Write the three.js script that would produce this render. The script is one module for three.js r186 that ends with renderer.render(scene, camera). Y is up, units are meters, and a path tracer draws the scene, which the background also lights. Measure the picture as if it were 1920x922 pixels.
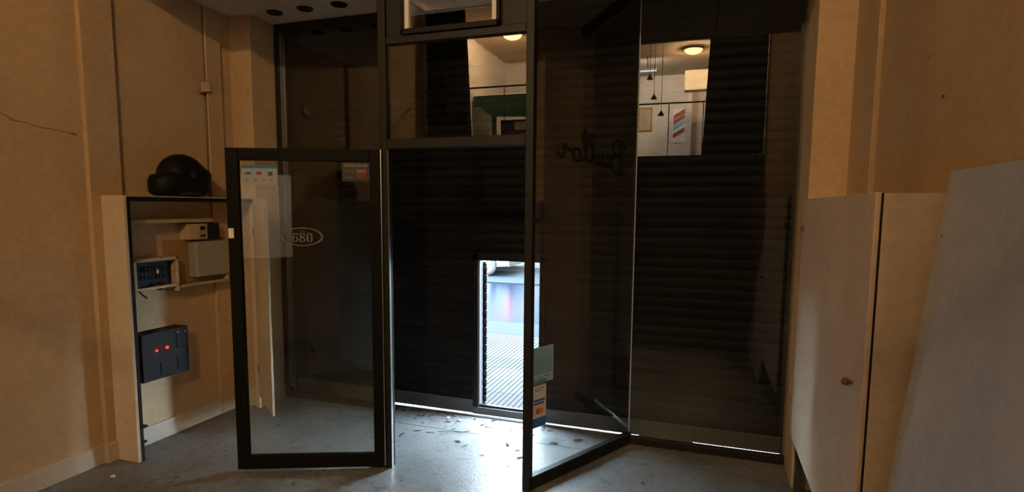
import * as THREE from 'three';
import { mergeGeometries } from 'three/addons/utils/BufferGeometryUtils.js';
import { RectAreaLightUniformsLib } from 'three/addons/lights/RectAreaLightUniformsLib.js';
import { RoundedBoxGeometry } from 'three/addons/geometries/RoundedBoxGeometry.js';

// ------------------------------------------------------------------ camera, sky, exposure
const scene = new THREE.Scene();
const camera = new THREE.PerspectiveCamera(2 * Math.atan(461 / 1066.28) * 180 / Math.PI, 1920 / 922, 0.05, 200);
camera.position.set(0, 1.65, 0);
camera.rotation.order = 'YXZ';
camera.rotation.set(-5.813 * Math.PI / 180, 18.708 * Math.PI / 180, 0.441 * Math.PI / 180);
camera.setViewOffset(1920, 922, 0, -36.6, 1920, 922);
scene.background = new THREE.Color().setRGB(0.68, 0.84, 1.0);   // even overcast sky over the street
scene.backgroundIntensity = 80;
const renderer = new THREE.WebGLRenderer({ antialias: true });
renderer.toneMapping = THREE.LinearToneMapping;
renderer.toneMappingExposure = 1.0;
renderer.shadowMap.enabled = true;
RectAreaLightUniformsLib.init();
const LAMP_COLOR = new THREE.Color().setRGB(1.0, 0.63, 0.31), LAMP_POWER = 18, TUBE_POWER = 950, HATCH_POWER = 2.2;   // the two ceiling lamps of the mezzanine (built below)

// ------------------------------------------------------------------ helpers
let seed = 7;
const rnd = () => { seed = (seed * 1664525 + 1013904223) >>> 0; return seed / 4294967296; };
const rr = (a, b) => a + (b - a) * rnd();
const used = {};
const numbered = (n) => { const k = used[n] = (used[n] ?? -1) + 1; return k ? `${n}_${String(k).padStart(3, '0')}` : n; };
const V = (x, y, z) => new THREE.Vector3(x, y, z);

function metreUV(g) {                       // uv in metres, by the way each face points
  g = g.index ? g.toNonIndexed() : g;
  const p = g.attributes.position, uv = new Float32Array(p.count * 2), a = V(), b = V(), c = V();
  for (let i = 0; i < p.count; i += 3) {
    a.fromBufferAttribute(p, i); b.fromBufferAttribute(p, i + 1); c.fromBufferAttribute(p, i + 2);
    const n = b.clone().sub(a).cross(c.clone().sub(a)), x = Math.abs(n.x), y = Math.abs(n.y), z = Math.abs(n.z);
    [a, b, c].forEach((v, k) => {
      const [u, w] = x >= y && x >= z ? [v.z, v.y] : y >= z ? [v.x, v.z] : [v.x, v.y];
      uv[(i + k) * 2] = u; uv[(i + k) * 2 + 1] = w;
    });
  }
  g.setAttribute('uv', new THREE.BufferAttribute(uv, 2));
  return g;
}
const box = (x0, x1, y0, y1, z0, z1) => new THREE.BoxGeometry(x1 - x0, y1 - y0, z1 - z0).translate((x0 + x1) / 2, (y0 + y1) / 2, (z0 + z1) / 2);
const rbox = (x0, x1, y0, y1, z0, z1, r = 0.004) => new RoundedBoxGeometry(x1 - x0, y1 - y0, z1 - z0, 1, Math.min(r, (x1 - x0) / 2.01, (y1 - y0) / 2.01, (z1 - z0) / 2.01)).translate((x0 + x1) / 2, (y0 + y1) / 2, (z0 + z1) / 2);
const cyl = (r, h, n = 16, r2 = r) => new THREE.CylinderGeometry(r2, r, h, n);
const tube = (pts, r, n = 24, k = 6) => new THREE.TubeGeometry(new THREE.CatmullRomCurve3(pts), n, r, k, false);
function prep(list) {
  const gs = (Array.isArray(list) ? list : [list]).map((g) => metreUV(g));
  for (const g of gs) for (const k of Object.keys(g.attributes)) if (!['position', 'normal', 'uv'].includes(k)) g.deleteAttribute(k);
  return gs.length > 1 ? mergeGeometries(gs) : gs[0];
}
function obj(name, geoms, material, parent) {
  const m = new THREE.Mesh(geoms.isBufferGeometry && geoms.userData.ready ? geoms : prep(geoms), material);
  m.castShadow = m.receiveShadow = true;
  m.name = parent ? name : numbered(name);
  (parent ?? scene).add(m);
  return m;
}
const parts = (name, list, material, parent) => list.map((g) => obj(name, g, material, parent));
const ready = (g) => { g = prep(g); g.userData.ready = true; return g; };
function group(name, pos = [0, 0, 0], turn = 0) {
  const o = new THREE.Group(); o.name = numbered(name); o.position.set(...pos); o.rotation.y = turn; scene.add(o); return o;
}
function tag(o, label, category, grp) { o.userData.label = label; o.userData.category = category; if (grp) o.userData.group = grp; return o; }
function struct(o, label) { o.userData.kind = 'structure'; if (label) o.userData.label = label; return o; }

// ------------------------------------------------------------------ textures and materials
function noiseTex(size, metres, fn, srgb = true) {
  const d = new Uint8Array(size * size * 4);
  for (let y = 0; y < size; y++) for (let x = 0; x < size; x++) {
    const c = fn(x / size, y / size), i = (y * size + x) * 4;
    for (let k = 0; k < 3; k++) d[i + k] = Math.max(0, Math.min(255, c[k] * 255));
    d[i + 3] = 255;
  }
  const t = new THREE.DataTexture(d, size, size);
  t.wrapS = t.wrapT = THREE.RepeatWrapping; t.magFilter = THREE.LinearFilter; t.minFilter = THREE.LinearMipmapLinearFilter; t.generateMipmaps = true;
  t.colorSpace = srgb ? THREE.SRGBColorSpace : THREE.NoColorSpace;
  t.repeat.set(1 / metres, 1 / metres); t.needsUpdate = true;
  return t;
}
function lattice(n, s) { let q = s; const a = []; for (let i = 0; i < n * n; i++) { q = (q * 1103515245 + 12345) >>> 0; a.push((q >>> 8) / 16777216); } return a; }
function field(n, s) {                      // tiling value noise, 0..1
  const a = lattice(n, s), f = (t) => t * t * (3 - 2 * t);
  return (u, v) => {
    const x = u * n, y = v * n, i = Math.floor(x), j = Math.floor(y), p = f(x - i), q = f(y - j), at = (k, l) => a[((l % n + n) % n) * n + (k % n + n) % n];
    return (at(i, j) * (1 - p) + at(i + 1, j) * p) * (1 - q) + (at(i, j + 1) * (1 - p) + at(i + 1, j + 1) * p) * q;
  };
}
const n4 = field(4, 3), n9 = field(9, 11), n30 = field(30, 5), n90 = field(90, 8), n200 = field(200, 17);
const paintTex = noiseTex(512, 2.3, (u, v) => { const m = 0.90 + 0.05 * (n4(u, v) - 0.5) + 0.06 * (n9(u, v) - 0.5) + 0.05 * (n90(u, v) - 0.5) - 0.12 * Math.max(0, n30(u, v) - 0.86); return [m, m * 0.995, m * 0.985]; });
const reliefTex = noiseTex(512, 1.1, (u, v) => { const m = 0.5 * n90(u, v) + 0.3 * n200(u, v) + 0.2 * n30(u, v); return [m, m, m]; }, false);
const concreteTex = noiseTex(1024, 3.1, (u, v) => {
  const big = n4(u, v) * 0.5 + n9(v, u) * 0.5, fine = n200(u, v), spot = Math.max(0, n90(v, u) - 0.82) * 1.6, scuff = Math.max(0, n30(u, v) * n9(u, v) - 0.55);
  const m = 0.74 + 0.22 * (big - 0.5) + 0.10 * (fine - 0.5) + 0.06 * (n30(u, v) - 0.5) - spot * 0.6 - scuff * 0.5;
  return [m, m * 1.005, m * 0.985];
});
const glossTex = noiseTex(512, 2.7, (u, v) => { const m = 0.62 + 0.3 * (n9(u, v) - 0.5) + 0.25 * (n90(u, v) - 0.5); return [m, m, m]; }, false);
const col = (r, g, b) => new THREE.Color().setRGB(r, g, b);
const mat = (c, roughness = 0.7, more = {}) => new THREE.MeshStandardMaterial({ color: c, roughness, ...more });
const matte = (color, roughness = 0.8) => new THREE.MeshPhysicalMaterial({ color, roughness, specularIntensity: 0.08 });
const painted = (c, roughness = 0.75, bump = 0.0012) => mat(c, roughness, { map: paintTex, bumpMap: reliefTex, bumpScale: bump });
const M = {
  wall: painted(col(0.68, 0.49, 0.28)), wallPale: painted(col(0.84, 0.80, 0.75)), ceil: painted(col(0.78, 0.72, 0.62)), ceilPale: painted(col(0.68, 0.54, 0.39)),
  skirting: painted(col(0.70, 0.60, 0.47), 0.5), floor: mat(col(0.31, 0.325, 0.335), 0.62, { map: concreteTex, roughnessMap: glossTex, bumpMap: reliefTex, bumpScale: 0.0015 }),
  joint: mat(col(0.05, 0.05, 0.05), 0.9), frame: new THREE.MeshPhysicalMaterial({ color: col(0.016, 0.0165, 0.013), roughness: 0.45, specularIntensity: 0.45 }), frameEdge: mat(col(0.45, 0.46, 0.47), 0.35, { metalness: 0.9 }),
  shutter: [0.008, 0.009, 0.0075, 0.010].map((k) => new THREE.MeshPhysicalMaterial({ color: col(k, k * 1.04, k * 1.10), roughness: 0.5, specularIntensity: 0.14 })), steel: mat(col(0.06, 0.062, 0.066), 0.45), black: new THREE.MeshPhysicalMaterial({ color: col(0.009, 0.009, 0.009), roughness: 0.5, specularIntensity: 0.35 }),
  cabinet: painted(col(0.80, 0.66, 0.49), 0.5, 0.0006), brownWood: painted(col(0.42, 0.24, 0.09), 0.6), batten: painted(col(0.60, 0.48, 0.30), 0.6),
  board: painted(col(0.60, 0.66, 0.80), 0.45, 0.0004), boardEdge: painted(col(0.55, 0.45, 0.30), 0.7), greyBox: painted(col(0.42, 0.40, 0.33), 0.5, 0.0004), darkBox: new THREE.MeshPhysicalMaterial({ color: col(0.014, 0.0135, 0.012), roughness: 0.55, specularIntensity: 0.4 }),
  white: mat(col(0.78, 0.77, 0.74), 0.5), helmet: new THREE.MeshPhysicalMaterial({ color: col(0.006, 0.006, 0.007), roughness: 0.5, specularIntensity: 0.3 }), rubber: mat(col(0.02, 0.02, 0.02), 0.85),
  curtain: mat(col(0.016, 0.010, 0.010), 0.95), fascia: mat(col(0.05, 0.04, 0.03), 0.8), green: mat(col(0.025, 0.12, 0.085), 0.6), redPaint: mat(col(0.30, 0.05, 0.04), 0.5), bluePaint: mat(col(0.18, 0.42, 0.62), 0.5),
  lock: mat(col(0.035, 0.036, 0.042), 0.6), frameDark: new THREE.MeshPhysicalMaterial({ color: col(0.008, 0.008, 0.0065), roughness: 0.5, specularIntensity: 0.12 }),
  leaf: [col(0.016, 0.010, 0.006), col(0.030, 0.018, 0.009), col(0.010, 0.008, 0.006)].map((c) => mat(c, 0.9)), paper: mat(col(0.8, 0.82, 0.85), 0.8), knob: mat(col(0.16, 0.08, 0.04), 0.4),
  tile: [0.021, 0.024, 0.0185].map((k) => matte(col(k, k * 1.02, k))), kerb: matte(col(0.0105, 0.0140, 0.0160)), asphalt: new THREE.MeshPhysicalMaterial({ color: col(0.0040, 0.0060, 0.0108), roughness: 0.22, specularIntensity: 0.014 }), facade: painted(col(0.30, 0.29, 0.27)),
  carPaint: new THREE.MeshPhysicalMaterial({ color: col(0.30, 0.36, 0.45), roughness: 0.4, metalness: 0.4, clearcoat: 1 }), hub: mat(col(0.75, 0.77, 0.8), 0.35, { metalness: 0.5 }), tyre: mat(col(0.03, 0.03, 0.03), 0.9),
};
const glass = new THREE.MeshPhysicalMaterial({ color: col(0.95, 0.97, 0.96), roughness: 0, metalness: 0, transmission: 1, thickness: 0, ior: 1.65 });
const carGlass = new THREE.MeshPhysicalMaterial({ color: col(0.15, 0.18, 0.2), roughness: 0.05, metalness: 0, clearcoat: 1 });
function printed(w, h, draw, roughness = 0.5) {   // flat print: transparent where nothing is drawn
  const c = document.createElement('canvas'); c.width = w; c.height = h;
  draw(c.getContext('2d'), w, h);
  const t = new THREE.CanvasTexture(c); t.colorSpace = THREE.SRGBColorSpace;
  return new THREE.MeshStandardMaterial({ map: t, transparent: true, roughness });
}
function sheet(name, w, h, material, parent, pos, turn = 0, label) {   // a thin printed film, uv 0..1
  const m = new THREE.Mesh(new THREE.PlaneGeometry(w, h), material);
  m.name = name; m.position.set(...pos); m.rotation.y = turn; m.castShadow = m.receiveShadow = true; parent.add(m);
  if (label) m.userData.label = label;
  return m;
}

// ------------------------------------------------------------------ room shell
const XL = -3.6, XR = 0.735, YC = 3.12, YH = 4.29, ZF = -4.09, ZE = -2.53, ZM = 0.8, ZB = 4.1;
{ // floor: two casts of concrete with an open joint between them
  const f = struct(group('floor'), 'worn grey concrete floor');
  obj('slab', box(XL - 0.2, XR + 0.2, -0.2, 0, -3.722, ZB + 0.2), M.floor, f);
  obj('slab', box(XL - 0.2, XR + 0.2, -0.2, 0, -4.16, -3.728), M.floor, f);
  obj('joint_bed', box(XL, XR, -0.2, -0.012, -3.73, -3.72), M.joint, f);
}
{
  const w = struct(group('wall_left'), 'cream left wall with a narrow pilaster');
  obj('plaster', box(XL - 0.2, XL, -0.2, YH + 0.2, -4.3, ZM), M.wall, w);
  obj('pilaster', rbox(XL - 0.02, XL + 0.03, 0, YH, -2.70, -2.49, 0.008), M.wall, w);
  obj('pilaster', rbox(XL - 0.02, XL + 0.022, 0, YC, -3.55, -3.41, 0.006), M.wall, w);
  parts('crack', [tube([V(XL, 2.105, -2.10), V(XL, 2.10, -2.18), V(XL, 2.085, -2.24), V(XL, 2.08, -2.33), V(XL, 2.07, -2.42)], 0.0025, 20, 4), tube([V(XL, 2.07, -2.42), V(XL, 2.065, -2.45)], 0.006, 6, 5), tube([V(XL, 2.16, -2.0), V(XL, 2.13, -2.08), V(XL, 2.1, -2.14)], 0.003, 8, 4)], M.brownWood, w);
  const p = struct(group('wall_front_pier'), 'cream pier at the left end of the shopfront');
  obj('plaster', rbox(XL - 0.02, -3.4, -0.05, YC + 0.05, -4.3, -3.66, 0.01), M.wall, p);
  obj('skirting', box(XL, -3.393, 0, 0.13, -4.02, -3.65), M.skirting, p);
  const q = struct(group('wall_front_pier'), 'cream pier at the right end of the shopfront');
  obj('plaster', rbox(0.545, XR + 0.02, -0.05, YC + 0.05, -4.3, -3.615, 0.01), M.wall, q);
  const r = struct(group('wall_right'), 'cream right wall above the cabinet');
  obj('plaster', box(XR, XR + 0.2, -0.2, YH + 0.2, -4.3, ZM), M.wall, r);
  obj('pilaster', rbox(XR - 0.022, XR + 0.02, 0, YH, -3.22, -3.08, 0.006), M.wall, r);
  parts('screw', [cyl(0.005, 0.006, 8).rotateZ(Math.PI / 2).translate(XR - 0.002, 2.03, -2.3), cyl(0.003, 0.005, 8).rotateZ(Math.PI / 2).translate(XR - 0.002, 2.2, -2.47)], M.knob, r);
  const b = struct(obj('baseboard_left', [rbox(XL - 0.01, XL + 0.018, 0, 0.125, -3.66, -2.70, 0.004), rbox(XL + 0.01, XL + 0.046, 0, 0.125, -2.71, -2.48, 0.004), rbox(XL - 0.01, XL + 0.018, 0, 0.125, -2.49, ZM, 0.004)], M.skirting));
  b.userData.label = 'painted skirting along the left wall';
  struct(obj('wall_left_rear', box(XL - 0.2, XL, 2.3, YH + 0.2, ZM, ZB + 0.2), M.wallPale)); struct(obj('wall_left_rear', box(XL - 0.2, XL, -0.2, 2.3, ZM, ZB + 0.2), M.wall));
  struct(obj('wall_right_rear', box(XR, XR + 0.2, 2.3, YH + 0.2, ZM, ZB + 0.2), M.wallPale)); struct(obj('wall_right_rear', box(XR, XR + 0.2, -0.2, 2.3, ZM, ZB + 0.2), M.wall));
  struct(obj('wall_back', box(XL - 0.2, XR + 0.2, 2.3, YH + 0.2, ZB, ZB + 0.2), M.wallPale)); struct(obj('wall_back', box(XL - 0.2, XR + 0.2, -0.2, 2.3, ZB, ZB + 0.2), M.wall));
  struct(obj('wall_front_lintel', box(XL - 0.2, XR + 0.2, YC - 0.02, YH + 0.2, -4.3, -4.14), M.wall));
  struct(obj('wall_bulkhead', box(XL, XR, YC + 0.02, YH + 0.2, ZE - 0.02, ZE + 0.1), M.ceil));
}
{ // serving hatch to a small lit back room under the mezzanine; the open door's glass mirrors it
  const w = struct(group('wall_partition'), 'partition under the mezzanine with a serving hatch');
  obj('partition', [box(XL, -1.5, -0.05, 1.02, 0.84, 0.92), box(XL, -1.5, 2.015, 2.26, 0.84, 0.92), box(-2.02, -1.5, 1.02, 2.015, 0.84, 0.92), box(XL, -3.2, 1.02, 2.015, 0.84, 0.92)], M.wall, w);
  obj('hatch_frame', [box(-3.2, -2.02, 1.02, 1.04, 0.82, 0.93), box(-2.035, -2.02, 1.02, 2.015, 0.82, 0.93)], M.cabinet, w);
  obj('room_wall', [box(XL, -1.5, -0.05, 2.26, 2.6, 2.68), box(-1.56, -1.5, -0.05, 2.26, 0.92, 2.6), box(XL, XL + 0.02, -0.05, 2.26, 0.92, 2.6), box(XL, -1.5, 2.2, 2.245, 0.92, 2.6)], M.wallPale, w);
  const l = group('globe_lamp', [-2.5, 2.19, 1.5]); tag(l, 'round globe lamp in the small back room behind the hatch', 'lamp');
  obj('base', cyl(0.05, 0.02, 16).translate(0, 0, 0), M.white, l);
  obj('glowing_globe', new THREE.SphereGeometry(0.07, 20, 14).translate(0, -0.08, 0), mat(col(0.9, 0.88, 0.82), 0.3, { emissive: col(1, 0.86, 0.66), emissiveIntensity: 4 }), l);
  const p = new THREE.PointLight(col(1, 0.86, 0.66), HATCH_POWER); p.name = 'globe_bulb'; p.position.set(0, -0.08, 0); p.castShadow = true; l.add(p);
}
{ // low front ceiling of boards running towards the street
  const c = struct(group('ceiling'), 'low front ceiling of wide boards above the shopfront');
  obj('backing', box(XL, XR, YC + 0.02, YC + 0.12, -4.2, ZE), M.black, c);
  let x = XL; const wd = 0.302;
  for (let k = 0; x < XR - 0.01; k++, x += wd) obj('board', rbox(x + 0.003, Math.min(XR, x + wd) - 0.003, YC, YC + 0.025, -4.16, ZE, 0.004), M.ceil, c);
  struct(obj('ceiling_high', box(XL - 0.2, XR + 0.2, YH, YH + 0.2, ZE, ZB + 0.2), M.ceilPale));
  const s = struct(group('mezzanine_floor'), 'mezzanine floor slab behind the camera');
  obj('slab', box(XL, XR, 2.24, 2.42, ZM, ZB), M.fascia, s);
}
for (const [k, x] of [-3.18, -2.90, -2.60].entries()) {
  const d = group('downlight', [x, YC, -3.69]);
  tag(d, ['unlit recessed downlight nearest the left pier in the low ceiling', 'unlit recessed downlight in the middle of the row of three', 'unlit recessed downlight nearest the tall door post in the low ceiling'][k], 'downlight', 'unlit ceiling downlights');
  obj('ring', new THREE.TorusGeometry(0.052, 0.009, 6, 24).rotateX(Math.PI / 2).translate(0, -0.002, 0), M.frame, d);
  obj('reflector', new THREE.SphereGeometry(0.05, 16, 6, 0, Math.PI * 2, 0, Math.PI / 2).scale(1, 0.16, 1).rotateX(Math.PI).translate(0, 0, 0), M.black, d);
}

// ------------------------------------------------------------------ shopfront glazing
const ZG = -3.95, ZD = -3.06, XH = -1.865, XM = -0.93, XC1 = -0.455, XC2 = -2.36;
function glazed(name, label, a, b, y0, y1, opts = {}) {   // a pane between two plan points with rails
  const len = Math.hypot(b[0] - a[0], b[1] - a[1]), o = struct(group(name, [a[0], 0, a[1]], Math.atan2(-(b[1] - a[1]), b[0] - a[0])), label);
  obj('pane', box(0.004, len - 0.004, y0, y1, -0.003, 0.003), glass, o);
  obj('bottom_rail', rbox(0, len, 0, y0 + 0.008, -0.024, 0.024, 0.006), M.frame, o);
  if (opts.top !== false) obj('top_rail', rbox(0, len, y1 - 0.008, YC, -0.024, 0.024, 0.006), M.frame, o);
  return [o, len];
}
const RAIL = 0.046;
glazed('window_1', 'tall fixed shop window right of the frameless glass corner', [XC1, ZG], [0.545, ZG], RAIL, 3.06);
const [ret] = glazed('window_2', 'tall fixed glass panel slanting in from the right window to the door post', [XM, ZD], [XC1, ZG], 0.07, 3.06);
glazed('window_3', 'tall fixed glass panel slanting back left of the door opening', [XH, ZD], [XC2, ZG], 0.07, 3.06);
const [wl] = glazed('window_4', 'tall fixed shop window at the left pier', [-3.4, ZG], [XC2, ZG], RAIL, 3.06);
obj('post', rbox(0, 0.05, 0, 3.06, -0.03, 0.03, 0.005), M.frame, wl);
obj('edge_strip', box(0.05, 0.062, 0.085, 3.06, -0.02, 0.02), M.frameEdge, wl);
struct(obj('trim_1', cyl(0.004, 2.98, 6).translate(XC1, 1.575, ZG + 0.002), mat(col(0.5, 0.52, 0.52), 0.4)), 'pale sealed joint at the frameless glass corner');
struct(obj('trim_2', cyl(0.004, 2.98, 6).translate(XC2, 1.575, ZG + 0.002), M.frame));
{ // door posts, transom and the small hopper window above the door
  const o = struct(group('window_5'), 'transom light with a small hinged ventilation window above the door');
  obj('post', rbox(XM - 0.025, XM + 0.022, 0, YC, ZD - 0.03, ZD + 0.03, 0.005), M.frame, o);
  obj('post', rbox(XH - 0.012, XH + 0.04, 0, YC, ZD - 0.03, ZD + 0.03, 0.005), M.frame, o);
  obj('edge_strip', box(XH + 0.040, XH + 0.044, 0, 1.99, ZD + 0.004, ZD + 0.022), M.frameEdge, o);
  const x0 = XH + 0.04, x1 = XM - 0.025;
  obj('transom_rail', rbox(x0, x1, 1.992, 2.052, ZD - 0.03, ZD + 0.03, 0.005), M.frame, o);
  obj('pane', box(x0, x1, 2.05, 2.602, ZD - 0.003, ZD + 0.003), glass, o);
  obj('middle_rail', rbox(x0, x1, 2.597, 2.645, ZD - 0.026, ZD + 0.026, 0.005), M.frame, o);
  obj('side_panel', rbox(x0, -1.705, 2.64, YC, ZD - 0.012, ZD + 0.012, 0.003), M.frame, o);
  obj('side_panel', rbox(-1.115, x1, 2.64, YC, ZD - 0.012, ZD + 0.012, 0.003), M.frame, o);
  const h = obj('hopper_frame', [rbox(-1.715, -1.105, 2.640, 2.672, ZD + 0.0, ZD + 0.045, 0.004), rbox(-1.715, -1.695, 2.64, YC, ZD, ZD + 0.045, 0.004), rbox(-1.125, -1.105, 2.64, YC, ZD, ZD + 0.045, 0.004)], M.black, o);
  obj('hopper_channel', box(-1.695, -1.667, 2.672, YC, ZD + 0.002, ZD + 0.03), M.white, h); obj('hopper_channel', box(-1.153, -1.125, 2.672, YC, ZD + 0.002, ZD + 0.03), M.white, h);
  obj('hopper_pane', box(-1.667, -1.153, 2.672, YC, ZD + 0.010, ZD + 0.016), glass, h);
}
// ---- flat prints on the glass
const oval680 = printed(512, 256, (g, w, h) => {
  g.clearRect(0, 0, w, h); g.strokeStyle = g.fillStyle = '#5c5e58'; g.lineWidth = 13;
  g.beginPath(); g.ellipse(256, 132, 226, 104, 0, 0, 7); g.stroke();
  g.lineWidth = 20; g.beginPath(); g.ellipse(256, 132, 232, 100, 0, -0.75, 0.75); g.stroke();
  g.beginPath(); g.ellipse(256, 132, 232, 100, 0, Math.PI - 0.75, Math.PI + 0.75); g.stroke();
  g.font = 'bold 150px serif'; g.textAlign = 'center'; g.fillText('680', 256, 196);
  g.fillStyle = '#3a3c38'; g.font = 'bold 30px sans-serif'; g.fillText('UNISEX', 256, 76);
});
const vigilado = printed(256, 192, (g) => {
  g.fillStyle = '#0b0a0a'; g.fillRect(0, 0, 256, 192); g.fillStyle = '#8a867b'; g.font = 'bold 40px sans-serif'; g.textAlign = 'center'; g.fillText('VIGILADOR', 128, 52, 220);
  g.fillStyle = '#3c100c'; g.fillRect(24, 74, 96, 42); g.fillStyle = '#6e2a20'; g.fillRect(130, 74, 100, 40); g.fillStyle = '#560f0b'; g.fillRect(130, 116, 100, 48);
  g.fillStyle = '#8e6a5c'; g.fillRect(140, 80, 80, 8); g.fillRect(140, 95, 70, 6); g.fillStyle = '#5a2a24'; g.fillRect(32, 92, 76, 8); g.fillStyle = '#6b6b66'; g.fillRect(36, 150, 60, 6);
});
const blueCards = printed(256, 144, (g) => {
  g.fillStyle = '#8f9498'; g.fillRect(0, 0, 256, 144); g.fillStyle = '#28607c'; g.fillRect(0, 0, 256, 22); g.fillStyle = '#6fa6c4'; g.fillRect(0, 22, 256, 14);
  g.fillStyle = '#2d3f4a'; g.fillRect(22, 52, 44, 14); g.fillRect(188, 46, 34, 30); g.fillStyle = '#6b3d30'; g.fillRect(106, 46, 36, 24);
  g.fillStyle = '#6a7076'; for (const x of [28, 88, 150, 205]) { g.beginPath(); g.arc(x + 8, 108, 9, 0, 7); g.fill(); }
});
const blueCard = printed(256, 384, (g) => {
  g.fillStyle = '#a9c6d6'; g.fillRect(0, 0, 256, 384); g.fillStyle = '#7fb4d0'; g.fillRect(10, 12, 236, 280); g.fillStyle = '#5c8399'; g.fillRect(60, 322, 60, 10); g.fillRect(140, 316, 80, 8);
  g.fillStyle = '#8fc0d8'; g.fillRect(10, 12, 236, 90);
});
const payCard = printed(192, 512, (g) => {
  g.fillStyle = '#e6e9ec'; g.fillRect(0, 0, 192, 512); g.fillStyle = '#6d7f9c'; g.fillRect(0, 0, 192, 60); g.fillStyle = '#8f9496'; g.fillRect(30, 84, 132, 12); g.fillRect(40, 112, 110, 10);
  g.fillStyle = '#3c62a8'; g.fillRect(16, 210, 160, 22); g.fillRect(24, 244, 140, 22); g.fillStyle = '#e0502c'; g.beginPath(); g.arc(80, 340, 34, 0, 7); g.fill(); g.fillStyle = '#e88838'; g.beginPath(); g.arc(120, 340, 34, 0, 7); g.fill();
  g.fillStyle = '#3f7fd8'; g.fillRect(0, 410, 192, 102);
});
const script = printed(1024, 384, (g, w, h) => {   // script lettering, read from the street side
  g.clearRect(0, 0, w, h); g.translate(w, 0); g.scale(-1, 1); g.strokeStyle = '#020202'; g.lineCap = g.lineJoin = 'round';
  const pen = (lw, d) => { g.lineWidth = lw; g.beginPath(); g.moveTo(d[0], d[1]); for (let i = 2; i < d.length; i += 6) g.bezierCurveTo(d[i], d[i + 1], d[i + 2], d[i + 3], d[i + 4], d[i + 5]); g.stroke(); };
  pen(26, [150, 330, 145, 240, 160, 150, 165, 90]); pen(22, [100, 120, 160, 40, 290, 50, 265, 130, 250, 185, 190, 195, 165, 200]); pen(22, [165, 200, 270, 185, 320, 250, 250, 310, 200, 350, 110, 345, 90, 300]);
  pen(20, [320, 210, 305, 280, 320, 320, 360, 290, 385, 265, 390, 230, 392, 205]); pen(20, [392, 205, 385, 280, 395, 310, 430, 285]);
  pen(20, [450, 210, 440, 270, 445, 305, 480, 285]); pen(20, [480, 285, 560, 200, 580, 60, 545, 60, 505, 65, 500, 300, 560, 285]); pen(20, [560, 285, 650, 190, 665, 50, 630, 50, 590, 60, 585, 300, 640, 275]);
  pen(20, [720, 200, 660, 190, 645, 290, 700, 290, 760, 290, 775, 205, 720, 200]); pen(20, [760, 215, 800, 230, 830, 210, 850, 180, 870, 190, 850, 250, 870, 280, 890, 290, 920, 270, 930, 250]);
}, 0.4);
sheet('lettering', 0.80, 0.30, script, ret, [0.545, 2.0, 0.006], 0, 'black script lettering painted on the glass').rotation.z = -0.06;
sheet('sticker', 0.172, 0.215, blueCard, ret, [0.116, 0.735, 0.006], 0, 'pale blue square sticker');
sheet('sticker', 0.115, 0.285, payCard, ret, [0.085, 0.505, 0.006], 0, 'narrow white sticker with orange dots and a blue foot');
{ // open glass door
  const d = struct(group('door_1', [XH + 0.0, 0, ZD + 0.035], Math.atan2(-0.345, -0.835) ), 'dark framed glass door standing open into the shop');
  const L = 0.9, y0 = 0.018, y1 = 1.988;
  // local +x runs from the hinge to the free edge
  obj('stile', rbox(0, 0.062, y0, y1, -0.02, 0.02, 0.004), M.frameDark, d); obj('stile', rbox(L - 0.072, L, y0, y1, -0.02, 0.02, 0.004), M.frameDark, d);
  obj('top_rail', rbox(0.062, L - 0.072, y1 - 0.072, y1, -0.02, 0.02, 0.004), M.frameDark, d); obj('bottom_rail', rbox(0.062, L - 0.072, y0, y0 + 0.085, -0.02, 0.02, 0.004), M.frameDark, d);
  obj('pane', box(0.06, L - 0.07, y0 + 0.08, y1 - 0.07, -0.003, 0.003), glass, d);
  obj('edge_strip', box(-0.006, 0.0, y0, y1, -0.012, 0.012), M.frameEdge, d);
  obj('latch_plate', rbox(L - 0.036, L - 0.004, 1.455, 1.515, -0.024, -0.016, 0.003), M.white, d);
  const f = Math.PI;   // the film faces the room
  sheet('lettering', 0.26, 0.13, oval680, d, [0.47, 1.468, -0.006], f, 'pale oval house number 680');
  sheet('sticker', 0.165, 0.118, vigilado, d, [0.145, 1.858, -0.006], f, 'small black and red security sticker');
  sheet('sticker', 0.205, 0.115, blueCards, d, [0.708, 1.83, -0.006], f, 'pale blue card sticker with small emblems');
}

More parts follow.
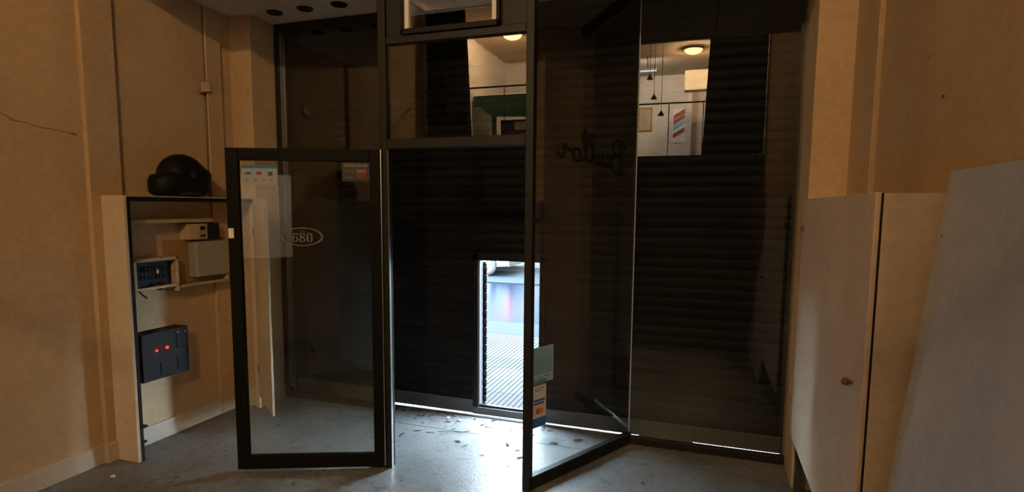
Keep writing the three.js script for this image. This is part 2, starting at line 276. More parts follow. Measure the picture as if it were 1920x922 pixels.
// ------------------------------------------------------------------ roller shutter with its wicket
{
  const s = group('roller_shutter', [0, 0, ZF]); tag(s, 'black slatted roller shutter closed behind the shop glass', 'shutter');
  const pitch = 0.07, y0 = 0.125, X0 = -3.42, X1 = 0.565, W0 = -1.70, W1 = -1.115;
  const sh = new THREE.Shape(); sh.moveTo(0, 0); sh.lineTo(-0.006, 0.003); sh.quadraticCurveTo(-0.017, 0.034, -0.006, 0.064); sh.lineTo(-0.003, 0.07); sh.lineTo(0.003, 0.07); sh.lineTo(0.002, 0.0); sh.closePath();
  const make = (len) => ready(new THREE.ExtrudeGeometry(sh, { depth: len, bevelEnabled: false, curveSegments: 6 }).rotateY(Math.PI / 2));
  const full = make(X1 - X0), left = make(W0 - X0), right = make(X1 - W1);
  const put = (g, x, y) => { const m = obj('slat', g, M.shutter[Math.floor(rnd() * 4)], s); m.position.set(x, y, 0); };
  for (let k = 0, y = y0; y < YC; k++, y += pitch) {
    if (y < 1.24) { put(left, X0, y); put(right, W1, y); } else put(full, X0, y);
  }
  parts('bottom_bar', [rbox(X0, -2.5, 0.005, 0.127, -0.018, 0.018, 0.004), rbox(-2.5, W0 + 0.01, 0.016, 0.127, -0.018, 0.018, 0.006), rbox(W1 - 0.01, -0.4, 0.012, 0.127, -0.018, 0.018, 0.006), rbox(-0.4, -0.02, 0.007, 0.127, -0.018, 0.018, 0.004), rbox(-0.02, X1, 0.012, 0.127, -0.018, 0.018, 0.006)], M.steel, s);
  obj('wicket_sill', [rbox(W0, W1, 0.014, 0.072, -0.024, 0.024, 0.004)], M.steel, s); obj('sill_lip', rbox(W0, W1, 0.072, 0.09, -0.02, 0.01, 0.003), M.black, s);
  parts('wicket_frame', [rbox(W0, -1.655, 0.024, 1.29, -0.022, 0.022, 0.003), rbox(-1.16, W1, 0.024, 1.29, -0.022, 0.022, 0.003), rbox(W0, W1, 1.242, 1.30, -0.022, 0.022, 0.003)], M.black, s);
  obj('guide_rail', [box(X0 - 0.01, X0 + 0.03, 0, YC, 0.02, 0.035), box(X0 - 0.01, X0 + 0.03, 0, YC, -0.035, -0.02), box(X0 - 0.015, X0 - 0.008, 0, YC, -0.035, 0.035)], M.frame, s);
  obj('guide_rail', [box(X1 - 0.03, X1 + 0.01, 0, YC, 0.02, 0.035), box(X1 - 0.03, X1 + 0.01, 0, YC, -0.035, -0.02)], M.frame, s);
  // the wicket leaf, folded right back along the outside of the shutter
  const w = group('wicket_door', [-1.622, 0, ZF - 0.075], Math.PI - 0.12); tag(w, 'small slatted wicket leaf folded back outside the shutter', 'hatch');
  const g = make(0.44);
  for (let k = 0; k < 16; k++) { const t = obj('slat', g, M.shutter[k % 4], w); t.position.set(0.0, 0.09 + k * pitch, 0); obj('end_lock', rbox(-0.012, 0.010, 0.012, 0.050, -0.016, 0.006, 0.003), M.lock, t); }
  obj('reveal', box(-1.656, -1.646, 0.062, 1.242, -0.06, 0.012), M.lock, s);
  parts('stile', [rbox(0.425, 0.45, 0.08, 1.22, -0.014, 0.014, 0.003)], M.steel, w);
  parts('rail', [rbox(0.0, 0.44, 0.07, 0.092, -0.012, 0.012, 0.003), rbox(0.0, 0.44, 1.205, 1.225, -0.012, 0.012, 0.003)], M.steel, w);
}

// ------------------------------------------------------------------ left: open meter cupboard and what is on it
{
  const c = group('meter_cupboard', [XL, 0, -2.565]); tag(c, 'cream wooden meter cupboard with open front against the left wall', 'cupboard');
  obj('side_panel', rbox(0.0, 0.215, 0, 1.707, -0.012, 0.012, 0.003), M.cabinet, c);
  obj('edge_band', box(0.212, 0.219, 0.0, 1.70, -0.03, -0.010), M.black, c);
  obj('corner_post', rbox(0.17, 0.205, 0.0, 1.69, -1.075, -1.05, 0.003), M.cabinet, c);
  obj('top_shelf', rbox(0.0, 0.215, 1.688, 1.708, -1.075, -0.012, 0.003), M.batten, c);
  obj('edge_band', box(0.214, 0.218, 1.672, 1.70, -1.07, -0.012), M.black, c);
  const d = obj('door', rbox(0, 0.53, 0.10, 1.70, -0.009, 0.009, 0.003), M.cabinet, c);
  d.position.set(0.215, 0, -1.055); d.rotation.y = Math.atan2(-0.323, 0.415);
  parts('hinge', [rbox(-0.012, 0.02, 0.3, 0.37, -0.014, 0.012), rbox(-0.012, 0.02, 1.4, 1.47, -0.014, 0.012)], M.knob, d);
  obj('batten', rbox(0.02, 0.10, 1.526, 1.552, -0.77, -0.11, 0.003), M.batten, c);
  obj('batten', rbox(0.02, 0.10, 1.066, 1.084, -0.91, -0.46, 0.003), M.batten, c);
  obj('batten', rbox(0.06, 0.09, 1.06, 1.12, -0.905, -0.88, 0.003), M.cabinet, c);
  obj('back_board', rbox(0.0, 0.03, 1.09, 1.40, -0.92, -0.42, 0.003), M.brownWood, c);
  parts('hinge', [rbox(0.19, 0.225, 0.215, 0.23, -0.06, -0.012), rbox(0.19, 0.225, 0.118, 0.13, -0.05, -0.012)], M.black, c);
}
{
  const b = group('fuse_board', [XL, 1.083, -2.685]); tag(b, 'wood framed fuse board with black recess on the left wall', 'fuse board');
  const D = 0.10, W = 0.335, H = 0.21, t = 0.022;
  obj('frame', [rbox(0, D, H - t, H, -W, 0, 0.003), rbox(0, D, 0, t * 0.8, -W, 0, 0.003), rbox(0, D, 0, H, -t, 0, 0.003), rbox(0, D, -0.035, H, -W, -W + t, 0.003)], M.batten, b);
  obj('recess', box(0, 0.05, t, H - t, -W + t, -t), M.black, b);
  for (let r = 0; r < 2; r++) for (let k = 0; k < 8; k++) { const q = obj('breaker', rbox(0.05, 0.068, 0.065 + r * 0.05, 0.10 + r * 0.05, -0.066 - k * 0.028, -0.042 - k * 0.028, 0.003), M.darkBox, b); obj('lever', rbox(0.068, 0.076, 0.078 + r * 0.05, 0.086 + r * 0.05, -0.058 - k * 0.028, -0.050 - k * 0.028, 0.001), M.black, q); }
  obj('warning_tag', rbox(0.07, 0.073, 0.10, 0.135, -0.20, -0.185, 0.001), M.white, b);
  parts('wires', [tube([V(0.06, 0.04, -0.15), V(0.09, 0.0, -0.17), V(0.09, 0.0, -0.21), V(0.06, 0.04, -0.22)], 0.008), tube([V(0.04, 0.02, -0.05), V(0.06, -0.03, -0.08), V(0.05, -0.06, -0.12)], 0.005)], M.black, b);
  tag(obj('meter_cabinet', [rbox(XL + 0.03, XL + 0.115, 1.128, 1.385, -3.472, -3.163, 0.006)], M.greyBox), 'olive grey metal meter cabinet with blank cover', 'meter cabinet');
  const c = group('electric_meter', [XL, 1.40, -3.12]); tag(c, 'small pale meter with printed plate above the grey cabinet', 'meter');
  obj('body', rbox(0.0, 0.09, 0.0, 0.115, -0.17, 0, 0.006), M.batten, c); obj('plate', rbox(0.088, 0.094, 0.01, 0.105, -0.15, -0.09, 0.002), M.greyBox, c); parts('display', [rbox(0.09, 0.097, 0.07, 0.095, -0.14, -0.10, 0.001), rbox(0.09, 0.097, 0.02, 0.035, -0.14, -0.10, 0.001)], M.black, c);
  const k = group('relay_box', [XL, 1.40, -3.30]); tag(k, 'black plastic relay box beside the small pale meter', 'relay');
  obj('housing', rbox(0, 0.09, 0, 0.118, -0.10, 0, 0.006), M.darkBox, k); obj('cover', rbox(0.088, 0.095, 0.03, 0.09, -0.075, -0.03, 0.004), M.black, k);
  const p = group('power_supply', [XL, 0.47, -2.69]); tag(p, 'black steel power supply box with two red lights on the left wall', 'power supply');
  obj('casing', rbox(0, 0.12, 0, 0.325, -0.36, 0, 0.006), M.darkBox, p);
  parts('vent_panel', [rbox(0.118, 0.126, 0.03, 0.13, -0.345, -0.26, 0.003), rbox(0.118, 0.126, 0.02, 0.11, -0.23, -0.13, 0.003), rbox(0.118, 0.126, 0.19, 0.30, -0.345, -0.26, 0.003)], M.black, p);
  parts('screw', [0.305, 0.30].map((y, i) => cyl(0.006, 0.008, 8).rotateZ(Math.PI / 2).translate(0.124, y - 0.01, -0.27 - i * 0.06)), M.greyBox, p);
  const red = mat(col(0.3, 0.01, 0.01), 0.4, { emissive: col(1, 0.05, 0.06), emissiveIntensity: 1.6 });
  obj('indicator_light', new THREE.SphereGeometry(0.009, 10, 8).translate(0.124, 0.20, -0.105), red, p); obj('indicator_light', new THREE.SphereGeometry(0.011, 10, 8).translate(0.124, 0.205, -0.185), red, p);
  const l = new THREE.PointLight(col(1, 0.05, 0.06), 0.004); l.name = 'indicator_glow'; l.position.set(0.145, 0.203, -0.15); l.castShadow = true; p.add(l);
}
{ // helmet on the shelf, its face opening towards the near end
  const h = group('motorcycle_helmet', [-3.465, 1.708, -3.05]); tag(h, 'black motorcycle helmet lying on top of the meter cupboard', 'helmet');
  // side outline (towards the near end, up), swept round into a rounded shell
  const out = [[-0.212, 0.168], [-0.192, 0.084], [-0.172, 0.016], [-0.02, 0.0], [0.14, 0.003], [0.226, 0.012], [0.234, 0.10], [0.212, 0.142], [0.178, 0.150], [0.158, 0.168], [0.152, 0.195], [0.122, 0.240], [0.068, 0.280], [0, 0.293], [-0.068, 0.276], [-0.140, 0.225]];
  const loop = new THREE.CatmullRomCurve3(out.map(([z, y]) => V(0, y, z)), true, 'centripetal').getPoints(72), A = 20, pos = [], idx = [], n = loop.length;
  for (let k = 0; k <= A; k++) { const f = (k / A - 0.5) * Math.PI, r = Math.pow(Math.cos(f), 0.75); for (const q of loop) pos.push(0.128 * Math.sin(f), 0.135 + (q.y - 0.135) * r, q.z * r); }
  for (let k = 0; k < A; k++) for (let i = 0; i < n - 1; i++) { const c = k * n + i; idx.push(c, c + 1, c + n, c + 1, c + n + 1, c + n); }
  const g = new THREE.BufferGeometry(); g.setAttribute('position', new THREE.Float32BufferAttribute(pos, 3)); g.setIndex(idx); g.computeVertexNormals();
  const s = obj('shell', g, M.helmet, h);
  obj('visor', new THREE.SphereGeometry(0.13, 24, 10, Math.PI * 0.06, Math.PI * 0.88, Math.PI * 0.36, Math.PI * 0.2).scale(0.93, 1.0, 1.12).translate(0, 0.155, 0.0), M.black, s);
  parts('pivot', [-1, 1].map((k) => cyl(0.022, 0.012, 14).rotateZ(Math.PI / 2).translate(k * 0.124, 0.15, 0.02)), M.rubber, s);
  obj('neck_roll', new THREE.TorusGeometry(0.085, 0.016, 8, 20).rotateX(Math.PI / 2).scale(1.05, 0.9, 1.35).translate(0, 0.021, -0.01), M.rubber, s);
}
{
  tag(obj('wall_cable', tube([V(XL + 0.006, YC, -3.405), V(XL + 0.006, 2.8, -3.402), V(XL + 0.006, 2.4, -3.404), V(XL + 0.006, 2.0, -3.40), V(XL + 0.006, 1.72, -3.40)], 0.005, 30, 6), M.knob), 'thin brown cable running down the left wall to the cupboard', 'cable');
  const s = group('switch_box', [XL + 0.022, 2.528, -3.385]); tag(s, 'small tilted square switch box hanging on the wall cable', 'switch box');
  s.rotation.set(0.16, 0, 0);
  obj('box', rbox(-0.02, 0.012, -0.042, 0.042, -0.048, 0.048, 0.005), M.brownWood, s); obj('cover', rbox(0.010, 0.018, -0.036, 0.036, -0.04, 0.04, 0.005), M.cabinet, s); obj('rocker', rbox(0.016, 0.022, -0.03, -0.018, -0.012, 0.012, 0.002), M.white, s);
}

// ------------------------------------------------------------------ right: hanging cabinet and leaning board
{
  const c = group('wall_cabinet', [XR, 0, -2.14]); tag(c, 'cream painted cabinet with one wide door on the right wall', 'cabinet');
  const w = XR - 0.545, y0 = 0.335, y1 = 1.706;
  obj('body', [rbox(-w, 0, y0, y1, -0.018, 0, 0.003), rbox(-w, 0, y0, y1, -1.475, -1.457, 0.003), box(-w, 0, y0, y0 + 0.018, -1.457, -0.018), box(-w, 0, y1 - 0.018, y1, -1.457, -0.018), box(-0.012, -0.002, y0, y1, -1.457, -0.018)], M.cabinet, c);
  const d = obj('door', rbox(-w - 0.022, -w - 0.004, y0 - 0.006, y1 + 0.004, -1.45, -0.012, 0.003), M.cabinet, c);
  obj('edge_gap', box(-w - 0.005, -w + 0.001, y0, y1, -1.455, -0.006), M.black, c);
  obj('knob', [cyl(0.006, 0.02, 10).rotateZ(Math.PI / 2).translate(-w - 0.03, 1.035, -0.143), new THREE.SphereGeometry(0.014, 14, 10).translate(-w - 0.044, 1.035, -0.143)], M.knob, d);
  obj('hinge', rbox(-w - 0.030, -w - 0.02, 1.53, 1.56, -1.45, -1.40, 0.003), M.knob, d);
  obj('leg', rbox(-w + 0.01, -w + 0.05, 0, y0, -1.46, -1.42, 0.003), M.fascia, c); obj('leg', rbox(-w + 0.01, -w + 0.05, 0, y0, -0.06, -0.02, 0.003), M.fascia, c);
}
{ // board leaning on the right wall, its foot out in the room
  const b = group('loose_board', [0.708, 1.773, -2.106]); tag(b, 'large pale grey board leaning against the right wall', 'board');
  const H = 1.785, lean = Math.atan2(0.104, 1.05);
  b.rotation.z = -lean;
  obj('panel', rbox(0, 0.016, -H, 0, 0, 1.55, 0.002), M.board, b);
  obj('edge_band', box(0.001, 0.015, -H, 0, -0.002, 0.001), M.boardEdge, b);
  parts('nail_hole', [cyl(0.004, 0.003, 8).rotateZ(Math.PI / 2).translate(0, -0.2, 0.03), cyl(0.003, 0.003, 8).rotateZ(Math.PI / 2).translate(0, -1.02, 0.17), cyl(0.003, 0.003, 8).rotateZ(Math.PI / 2).translate(0, -0.86, 0.02)], M.knob, b);
}

// ------------------------------------------------------------------ mezzanine, seen in the glass
{
  const r = group('mezzanine_railing', [0, 2.42, ZM + 0.02]); tag(r, 'thin black railing along the mezzanine edge', 'railing');
  obj('handrail', tube([V(XL, 0.752, 0), V(-1.5, 0.752, 0), V(XR, 0.752, 0)], 0.011, 8, 8), M.black, r);
  for (let x = -2.95 - 0.475 * 1; x < XR; x += 0.4755) obj('baluster', cyl(0.006, 0.75, 8).translate(x + 0.005, 0.375, 0), M.black, r);
  const rod = obj('curtain_rod', tube([V(XL, 4.2, ZM + 0.10), V(-1.5, 4.2, ZM + 0.10), V(XR, 4.2, ZM + 0.10)], 0.012, 8, 8), M.black); tag(rod, 'black curtain rod high across the mezzanine opening', 'curtain rod');
  const curtain = (x0, x1, lean0, lean1, label, y0 = 2.43, y1 = 4.185) => {
    const N = 60, K = 14, pos = [], idx = [];
    for (const side of [0.004, -0.004]) for (let k = 0; k <= K; k++) for (let i = 0; i <= N; i++) {
      const u = i / N, v = k / K, a = x0 + lean0 * v, b = x1 + lean1 * v;
      pos.push(a + (b - a) * u, y1 + (y0 - y1) * v, ZM + 0.10 + 0.035 * Math.sin(u * 44 + v * 0.8) * (0.6 + 0.4 * v) + side);
    }
    const R = N + 1, T = (K + 1) * R;
    for (let s = 0; s < 2; s++) for (let k = 0; k < K; k++) for (let i = 0; i < N; i++) { const q = s * T + k * R + i, f = [q, q + R, q + 1, q + 1, q + R, q + R + 1]; idx.push(...(s ? f.reverse() : f)); }
    const g = new THREE.BufferGeometry(); g.setAttribute('position', new THREE.Float32BufferAttribute(pos, 3)); g.setIndex(idx); g.computeVertexNormals();
    tag(obj('curtain', g, M.curtain), label, 'curtain');
  };
  curtain(XL + 0.003, -3.03, 0, 0.08, 'dark curtain at the left end of the mezzanine opening');
  curtain(-0.03, XR - 0.004, -0.06, 0, 'dark curtain at the right end of the mezzanine opening');
  for (const [x, z, share, label] of [[-0.30, 2.25, 1.25, 'round glowing ceiling lamp near the white wall box on the mezzanine'], [-2.90, 2.38, 0.62, 'round glowing ceiling lamp over the green canopy on the mezzanine']]) {
    const l = group('ceiling_lamp', [x, YH, z]); tag(l, label, 'ceiling lamp', 'mezzanine ceiling lamps');
    obj('rim', new THREE.TorusGeometry(0.155, 0.014, 8, 28).rotateX(Math.PI / 2).translate(0, -0.014, 0), M.knob, l);
    obj('glowing_dome', new THREE.SphereGeometry(0.15, 24, 10, 0, Math.PI * 2, Math.PI / 2, Math.PI / 2).scale(1, 0.55, 1).translate(0, -0.012, 0), mat(col(0.9, 0.85, 0.75), 0.3, { emissive: LAMP_COLOR, emissiveIntensity: 14 }), l);
    const p = new THREE.PointLight(LAMP_COLOR, LAMP_POWER * share); p.name = 'lamp_bulb'; p.position.set(0, -0.055, 0); p.castShadow = true; p.shadow.radius = 2; l.add(p);
  }
  const sign = group('barber_sign', [-0.577, 2.965, ZB - 0.02]); tag(sign, 'white panel with red and blue slanting barber stripes on the mezzanine wall', 'sign');
  obj('panel', rbox(-0.125, 0.125, 0, 0.666, 0, 0.018, 0.004), M.white, sign);
  const stripe = (y, m) => { const s = new THREE.Shape(); s.moveTo(-0.11, y); s.lineTo(0.11, y + 0.13); s.lineTo(0.11, y + 0.22); s.lineTo(-0.11, y + 0.09); s.closePath(); obj('stripe', new THREE.ExtrudeGeometry(s, { depth: 0.004, bevelEnabled: false }).translate(0, 0, -0.005), m, sign); };
  stripe(0.08, M.redPaint); stripe(0.23, M.bluePaint); stripe(0.34, M.redPaint); stripe(0.44, M.redPaint);
  const pic = group('framed_picture', [-1.24, 3.207, ZB - 0.025]); tag(pic, 'small framed picture on the mezzanine wall', 'picture');
  obj('frame', [rbox(-0.15, 0.14, 0, 0.03, 0, 0.02), rbox(-0.15, 0.14, 0.435, 0.466, 0, 0.02), rbox(-0.15, -0.12, 0, 0.466, 0, 0.02), rbox(0.11, 0.14, 0, 0.466, 0, 0.02)], M.brownWood, pic); obj('print', box(-0.12, 0.11, 0.03, 0.436, 0.008, 0.016), M.batten, pic); obj('motif', rbox(-0.06, 0.04, 0.12, 0.34, 0.004, 0.01), M.greyBox, pic);
  tag(obj('wall_box', [rbox(-0.437, 0.02, 3.683, 4.0, 2.5, 2.72, 0.012), rbox(-0.43, 0.012, 3.665, 3.69, 2.49, 2.7, 0.004)], M.white), 'white box unit mounted high beside the mezzanine curtain', 'wall unit');
  tag(obj('wall_pillar', [rbox(-0.43, -0.33, 2.42, YH, ZB - 0.35, ZB, 0.006), rbox(-0.33, 0.25, 2.42, YH, ZB - 0.16, ZB, 0.006)], M.wallPale), 'pale stepped pillar on the mezzanine back wall', 'pillar');
  const can = group('green_canopy', [-2.55, 2.42, 2.45]); tag(can, 'dark green bunk with sloping side on the mezzanine', 'bunk');
  const cs = new THREE.Shape(); cs.moveTo(-1.02, 0.98); cs.lineTo(0.55, 0.98); cs.lineTo(0.55, 0.6); cs.lineTo(-0.72, 0.66); cs.lineTo(-0.92, 0.82); cs.lineTo(-1.02, 0.82); cs.closePath();
  obj('side_board', new THREE.ExtrudeGeometry(cs, { depth: 0.03, bevelEnabled: false }), M.green, can); obj('mattress', rbox(-1.0, 0.54, 0.955, 0.992, 0.0, 0.75, 0.01), M.white, can);
  for (const [x, z] of [[-0.68, 0.02], [0.52, 0.02], [-0.98, 0.72], [0.52, 0.72]]) obj('leg', rbox(x, x + 0.035, 0, 0.9, z, z + 0.035, 0.004), M.green, can);
  const dk = group('low_cabinet', [-2.55, 2.42, 2.6]); tag(dk, 'dark low cabinet with pale drawer under the green bunk', 'cabinet');
  obj('body', rbox(-0.62, 0.5, 0, 0.62, 0.02, 0.5, 0.006), M.fascia, dk); obj('drawer', rbox(-0.38, 0.45, 0.45, 0.59, 0.0, 0.022, 0.004), M.white, dk); obj('drawer', rbox(-0.30, 0.45, 0.2, 0.40, 0.0, 0.022, 0.004), M.white, dk); obj('knob', new THREE.SphereGeometry(0.016, 10, 8).translate(-0.42, 0.42, 0), M.hub, dk);
  for (const [x, y, z, label] of [[-0.78, 3.42, 0.10, 'thin cord with small dark cone, left of the three pendants'], [-0.72, 3.16, 0.10, 'thin cord with small dark cone, middle of the three pendants'], [-0.62, 2.94, 0.10, 'thin cord with small dark cone, lowest of the three pendants']]) {
    const p = group('pendant', [x, y, z]); tag(p, label, 'pendant', 'pendants over the shop');
    obj('cord', cyl(0.004, YH - y, 6).translate(0, (YH - y) / 2, 0), M.black, p); obj('cone', cyl(0.045, 0.06, 14, 0.008).translate(0, -0.02, 0), M.black, p);
  }
  const fan = group('tube_light', [-1.06, 4.03, 2.5]); tag(fan, 'small hooded tube light of cool white under the mezzanine ceiling', 'tube light');
  obj('hood', rbox(-0.16, 0.16, 0.018, 0.045, -0.035, 0.035, 0.004), M.hub, fan); obj('stem', cyl(0.008, 0.22, 8).translate(0, 0.15, -0.015), M.black, fan);
  obj('glowing_tube', cyl(0.013, 0.30, 12).rotateZ(Math.PI / 2).translate(0, 0, 0), mat(col(0.8, 0.85, 0.9), 0.3, { emissive: col(0.80, 0.92, 1.0), emissiveIntensity: 5 }), fan);
  const area = new THREE.RectAreaLight(col(0.95, 0.95, 0.92), TUBE_POWER, 0.30, 0.05); area.name = 'tube_glow'; area.position.set(0, -0.005, 0.02); area.rotation.set(-0.35, Math.PI, 0, 'YXZ'); fan.add(area);
}

// ------------------------------------------------------------------ street
{
  const g = struct(group('pavement'), 'grey pavement of ribbed tiles outside the wicket');
  obj('bed', box(-14, 8, -0.3, -0.118, -7.36, -4.16), M.joint, g);
  const tileGeo = ready([box(0.0005, 0.3995, 0, 0.010, -0.3995, -0.0005), ...[0, 1, 2, 3, 4, 5, 6, 7].map((k) => rbox(0.0045 + k * 0.05, 0.0045 + k * 0.05 + 0.041, 0.006, 0.019, -0.399, -0.001, 0.003))]);
  for (let i = 0; i < 6; i++) for (let k = 0; k < 8; k++) { const m = obj('tile', tileGeo, M.tile[Math.floor(rnd() * 3)], g); m.position.set(-3.3 + i * 0.4, -0.122, -4.16 - k * 0.4); }
  obj('plain_paving', [box(-14, -3.3, -0.13, -0.1, -7.36, -4.16), box(-0.9, 8, -0.13, -0.1, -7.36, -4.16)], M.tile[0], g);
  struct(obj('threshold_strip', cyl(0.011, 4.0, 10).scale(1, 1, 1).rotateZ(Math.PI / 2).translate(-1.43, 0.001, -4.045), M.steel), 'half round steel strip on the floor inside the shutter');
  const step = struct(obj('threshold', box(XL, XR, -0.3, 0.0, -4.2, -4.16), M.kerb)); step.userData.label = 'stone threshold under the shutter';
  struct(obj('kerb', [rbox(-14, 8, -0.3, -0.10, -8.15, -7.36, 0.02)], M.kerb), 'pale kerb of the near pavement');
  struct(obj('road', box(-40, 30, -0.5, -0.22, -13.2, -8.15), M.asphalt), 'wet blue grey asphalt road');
  struct(obj('gutter', box(-40, 30, -0.5, -0.20, -15.6, -13.2), M.kerb), 'pale strip along the far side of the road');
  struct(obj('far_pavement', box(-40, 30, -0.5, -0.06, -18.5, -15.6), M.tile[1]), 'far pavement across the road');
  const b = group('far_building', [0, 0, -18.5]); tag(b, 'pale three-storey building across the road', 'building');
  obj('wall', box(-26, 18, -0.3, 9.2, -0.4, 0), M.facade, b);
  for (let x = -22; x < 16; x += 4.2) for (let k = 0; k < 3; k++) { const y = 1.0 + k * 2.9, wn = obj('window', box(x, x + 1.5, y, y + 1.4, -0.02, 0.03), M.fascia, b); obj('sill', box(x - 0.1, x + 1.6, y - 0.1, y, 0, 0.12), M.facade, wn); if (!k) obj('door', box(x + 2.3, x + 3.2, 0, 2.2, -0.02, 0.03), M.brownWood, b); }
  const f = struct(group('outer_facade'), 'outside wall of the shop beside and above the shutter');
  obj('masonry', [box(-14, XL - 0.2, -0.3, 5.5, -4.3, -4.16), box(XR + 0.2, 8, -0.3, 5.5, -4.3, -4.16), box(-14, 8, YH + 0.2, 5.5, -4.3, -4.16)], M.facade, f);
}
{ // parked car on the far side
  const c = group('parked_car', [-7.0, -0.20, -14.35]); tag(c, 'blue grey parked car across the road, seen low through the wicket', 'car');
  const s = new THREE.Shape(); s.moveTo(2.05, 0.32); s.lineTo(2.08, 0.62); s.quadraticCurveTo(2.02, 0.86, 1.85, 0.92); s.lineTo(1.55, 0.96); s.quadraticCurveTo(1.1, 1.42, 0.7, 1.44); s.lineTo(-0.5, 1.44); s.quadraticCurveTo(-0.95, 1.36, -1.25, 0.94); s.lineTo(-1.9, 0.84); s.quadraticCurveTo(-2.1, 0.72, -2.1, 0.5); s.lineTo(-2.08, 0.3); s.lineTo(-1.72, 0.26); s.absarc(-1.35, 0.3, 0.37, Math.PI, 0, true); s.lineTo(1.03, 0.26); s.absarc(1.4, 0.3, 0.37, Math.PI, 0, true); s.lineTo(2.05, 0.32);
  obj('body', new THREE.ExtrudeGeometry(s, { depth: 1.56, bevelEnabled: true, bevelThickness: 0.05, bevelSize: 0.04, bevelSegments: 2 }).translate(0, 0, -1.5), M.carPaint, c);
  const w = new THREE.Shape(); w.moveTo(1.35, 0.99); w.lineTo(0.95, 1.34); w.lineTo(0.12, 1.37); w.lineTo(0.12, 0.99); w.closePath();
  const w2 = new THREE.Shape(); w2.moveTo(0.05, 0.99); w2.lineTo(0.05, 1.37); w2.lineTo(-0.5, 1.36); w2.lineTo(-1.05, 0.99); w2.closePath();
  obj('side_window', new THREE.ExtrudeGeometry(w, { depth: 0.01, bevelEnabled: false }).translate(0, 0, 0.11), carGlass, c); obj('side_window', new THREE.ExtrudeGeometry(w2, { depth: 0.01, bevelEnabled: false }).translate(0, 0, 0.11), carGlass, c);
  for (const [x, z] of [[-1.35, 0.02], [1.4, 0.02], [-1.35, -1.45], [1.4, -1.45]]) {
    const t = obj('tyre', new THREE.TorusGeometry(0.225, 0.085, 10, 28).translate(x, 0.31, z), M.tyre, c);
    obj('hubcap', [cyl(0.175, 0.06, 20).rotateX(Math.PI / 2).translate(x, 0.31, z + 0.03)], M.hub, t);
    if (z > 0) for (let k = 0; k < 7; k++) obj('vent', cyl(0.02, 0.01, 8).rotateX(Math.PI / 2).translate(x + 0.12 * Math.cos(k * 0.9), 0.31 + 0.12 * Math.sin(k * 0.9), z + 0.063), M.black, t);
  }
  obj('bumper', rbox(1.98, 2.16, 0.30, 0.52, -1.5, 0.09, 0.03), M.darkBox, c);
  const lamp = obj('tail_light', rbox(1.98, 2.13, 0.66, 0.82, -0.16, 0.115, 0.02), mat(col(0.4, 0.01, 0.01), 0.3, { emissive: col(1, 0.04, 0.03), emissiveIntensity: 2.2 }), c);
  const tl = new THREE.PointLight(col(1, 0.04, 0.03), 0.4); tl.name = 'tail_light_glow'; tl.position.set(2.05, 0.74, 0.16); tl.castShadow = true; c.add(tl);
}

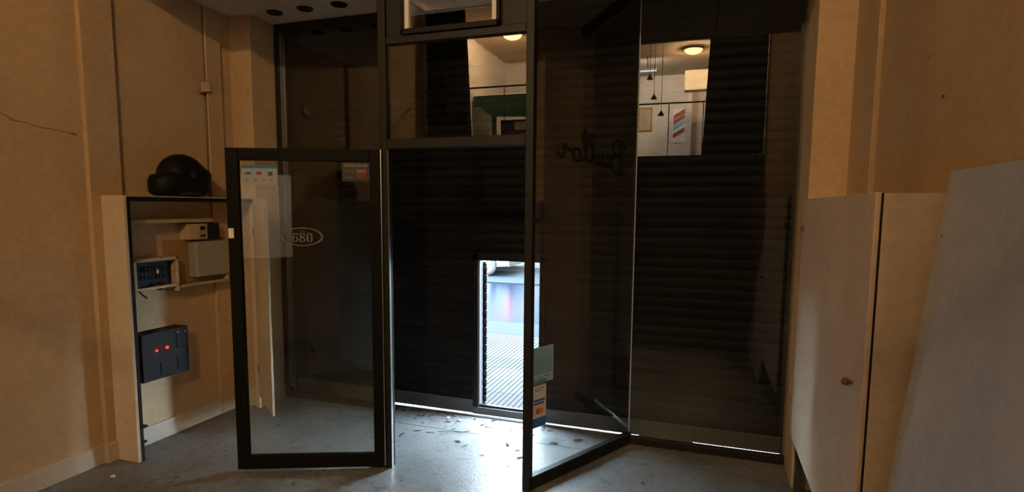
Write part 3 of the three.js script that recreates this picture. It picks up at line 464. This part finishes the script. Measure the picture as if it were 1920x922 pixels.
// ------------------------------------------------------------------ litter on the floor
{
  const leafGeo = [0.5, 0.75, 0.35].map((w, k) => {
    const N = 8, pos = [], idx = [];
    for (let i = 0; i <= N; i++) { const u = i / N, half = 0.5 * w * Math.sin(Math.PI * Math.pow(u, 0.8)) * 0.5; for (const [s, lift] of [[-1, 0.22], [0, 0.02], [1, 0.17 + 0.07 * k]]) pos.push(u - 0.5, lift * half * 2 + 0.10 * (u - 0.5) ** 2 * (k + 1) + 0.01, s * half); }
    for (let i = 0; i < N; i++) for (let j = 0; j < 2; j++) { const a = i * 3 + j; idx.push(a, a + 1, a + 3, a + 1, a + 4, a + 3); }
    const g = new THREE.BufferGeometry(); g.setAttribute('position', new THREE.Float32BufferAttribute(pos, 3)); g.setIndex(idx); g.computeVertexNormals(); return ready(g);
  });
  const leaf = (x, z, size0, label, m) => {
    const size = size0 * 1.45;
    const k = Math.floor(rnd() * 3), o = obj('dry_leaf', leafGeo[k], m ?? M.leaf[k]); o.position.set(x, 0.001, z); o.rotation.y = rr(0, 6.28); o.scale.setScalar(size);
    const [shared, grp] = size < 0.03 ? ['tiny dark crumb of dry leaf scattered on the daylit floor', 'leaf crumbs on the floor'] : z < -3.84 ? ['dry leaf scrap in the litter along the foot of the shutter', 'leaf scraps along the shutter'] : ['small dry leaf lying singly on the open daylit floor', 'single dry leaves on the floor'];
    tag(o, label ?? shared, 'leaf', label ? undefined : grp);
  };
  leaf(-2.37, -3.94, 0.11, 'largest dark dry leaf, curled against the left post');
  leaf(-2.03, -3.52, 0.060, 'dark dry leaf in front of the scattered scraps, left of the twig'); leaf(-1.96, -3.62, 0.055); leaf(-1.86, -3.63, 0.045); leaf(-2.12, -3.45, 0.045);
  for (const [x, z, s] of [[-2.13, -3.98, 0.05], [-2.06, -3.93, 0.05], [-1.97, -4.0, 0.05], [-1.9, -4.01, 0.05], [-1.83, -3.99, 0.045], [-2.2, -4.0, 0.04], [-2.26, -3.96, 0.06], [-1.55, -3.89, 0.05], [-1.25, -3.62, 0.04], [-1.15, -3.55, 0.045], [-1.1, -3.45, 0.05], [-1.35, -3.4, 0.035], [-1.6, -3.55, 0.04], [-1.52, -3.5, 0.04], [-0.95, -3.75, 0.05], [-0.8, -3.85, 0.06], [-1.72, -3.75, 0.03], [-2.3, -3.75, 0.04], [-2.22, -3.6, 0.04]]) leaf(x, z, s);
  for (let k = 0; k < 26; k++) leaf(rr(-2.35, -0.9), rr(-4.04, -3.84), rr(0.018, 0.045));
  for (let k = 0; k < 26; k++) leaf(rr(-2.25, -0.95), rr(-3.8, -3.15), rr(0.010, 0.022));
  const paper = (x, z, s, label, cat = 'paper scrap') => {
    const g = new THREE.IcosahedronGeometry(1, 1), p = g.attributes.position, h = {};
    for (let i = 0; i < p.count; i++) { const k = [p.getX(i), p.getY(i), p.getZ(i)].map((q) => q.toFixed(2)).join(), f = h[k] ??= rr(0.7, 1.15); p.setXYZ(i, p.getX(i) * f, p.getY(i) * f * 0.55, p.getZ(i) * f); }
    g.computeVertexNormals(); const o = obj('paper_scrap', g, M.paper); o.scale.setScalar(s); o.position.set(x, s * 0.5, z); tag(o, label, cat, 'paper scraps on the floor');
  };
  paper(-2.20, -3.62, 0.020, 'small white crumpled paper left of the dark leaf'); paper(-2.19, -3.50, 0.013, 'smallest white paper crumb nearest the left post'); paper(-1.85, -3.93, 0.015, 'flat white paper scrap among leaves by the shutter'); paper(-1.75, -3.92, 0.014, 'upright white paper scrap right of the leaf heap');
  paper(-3.35, -2.36, 0.014, 'white paper crumb on the floor before the cupboard panel'); paper(-2.62, -4.0, 0.035, 'crumpled pale paper behind the open glass door');
  tag(obj('twig', tube([V(-1.80, 0.006, -3.66), V(-1.72, 0.012, -3.68), V(-1.64, 0.008, -3.70), V(-1.58, 0.014, -3.73)], 0.0022, 16, 5), M.leaf[2]), 'thin dark twig lying across the middle of the floor', 'twig');
  tag(obj('twig', tube([V(-1.52, 0.006, -3.86), V(-1.42, 0.012, -3.84), V(-1.33, 0.008, -3.82)], 0.0022, 12, 5), M.leaf[0]), 'short brown twig close to the shutter below the wicket', 'twig');
}
renderer.render(scene, camera);
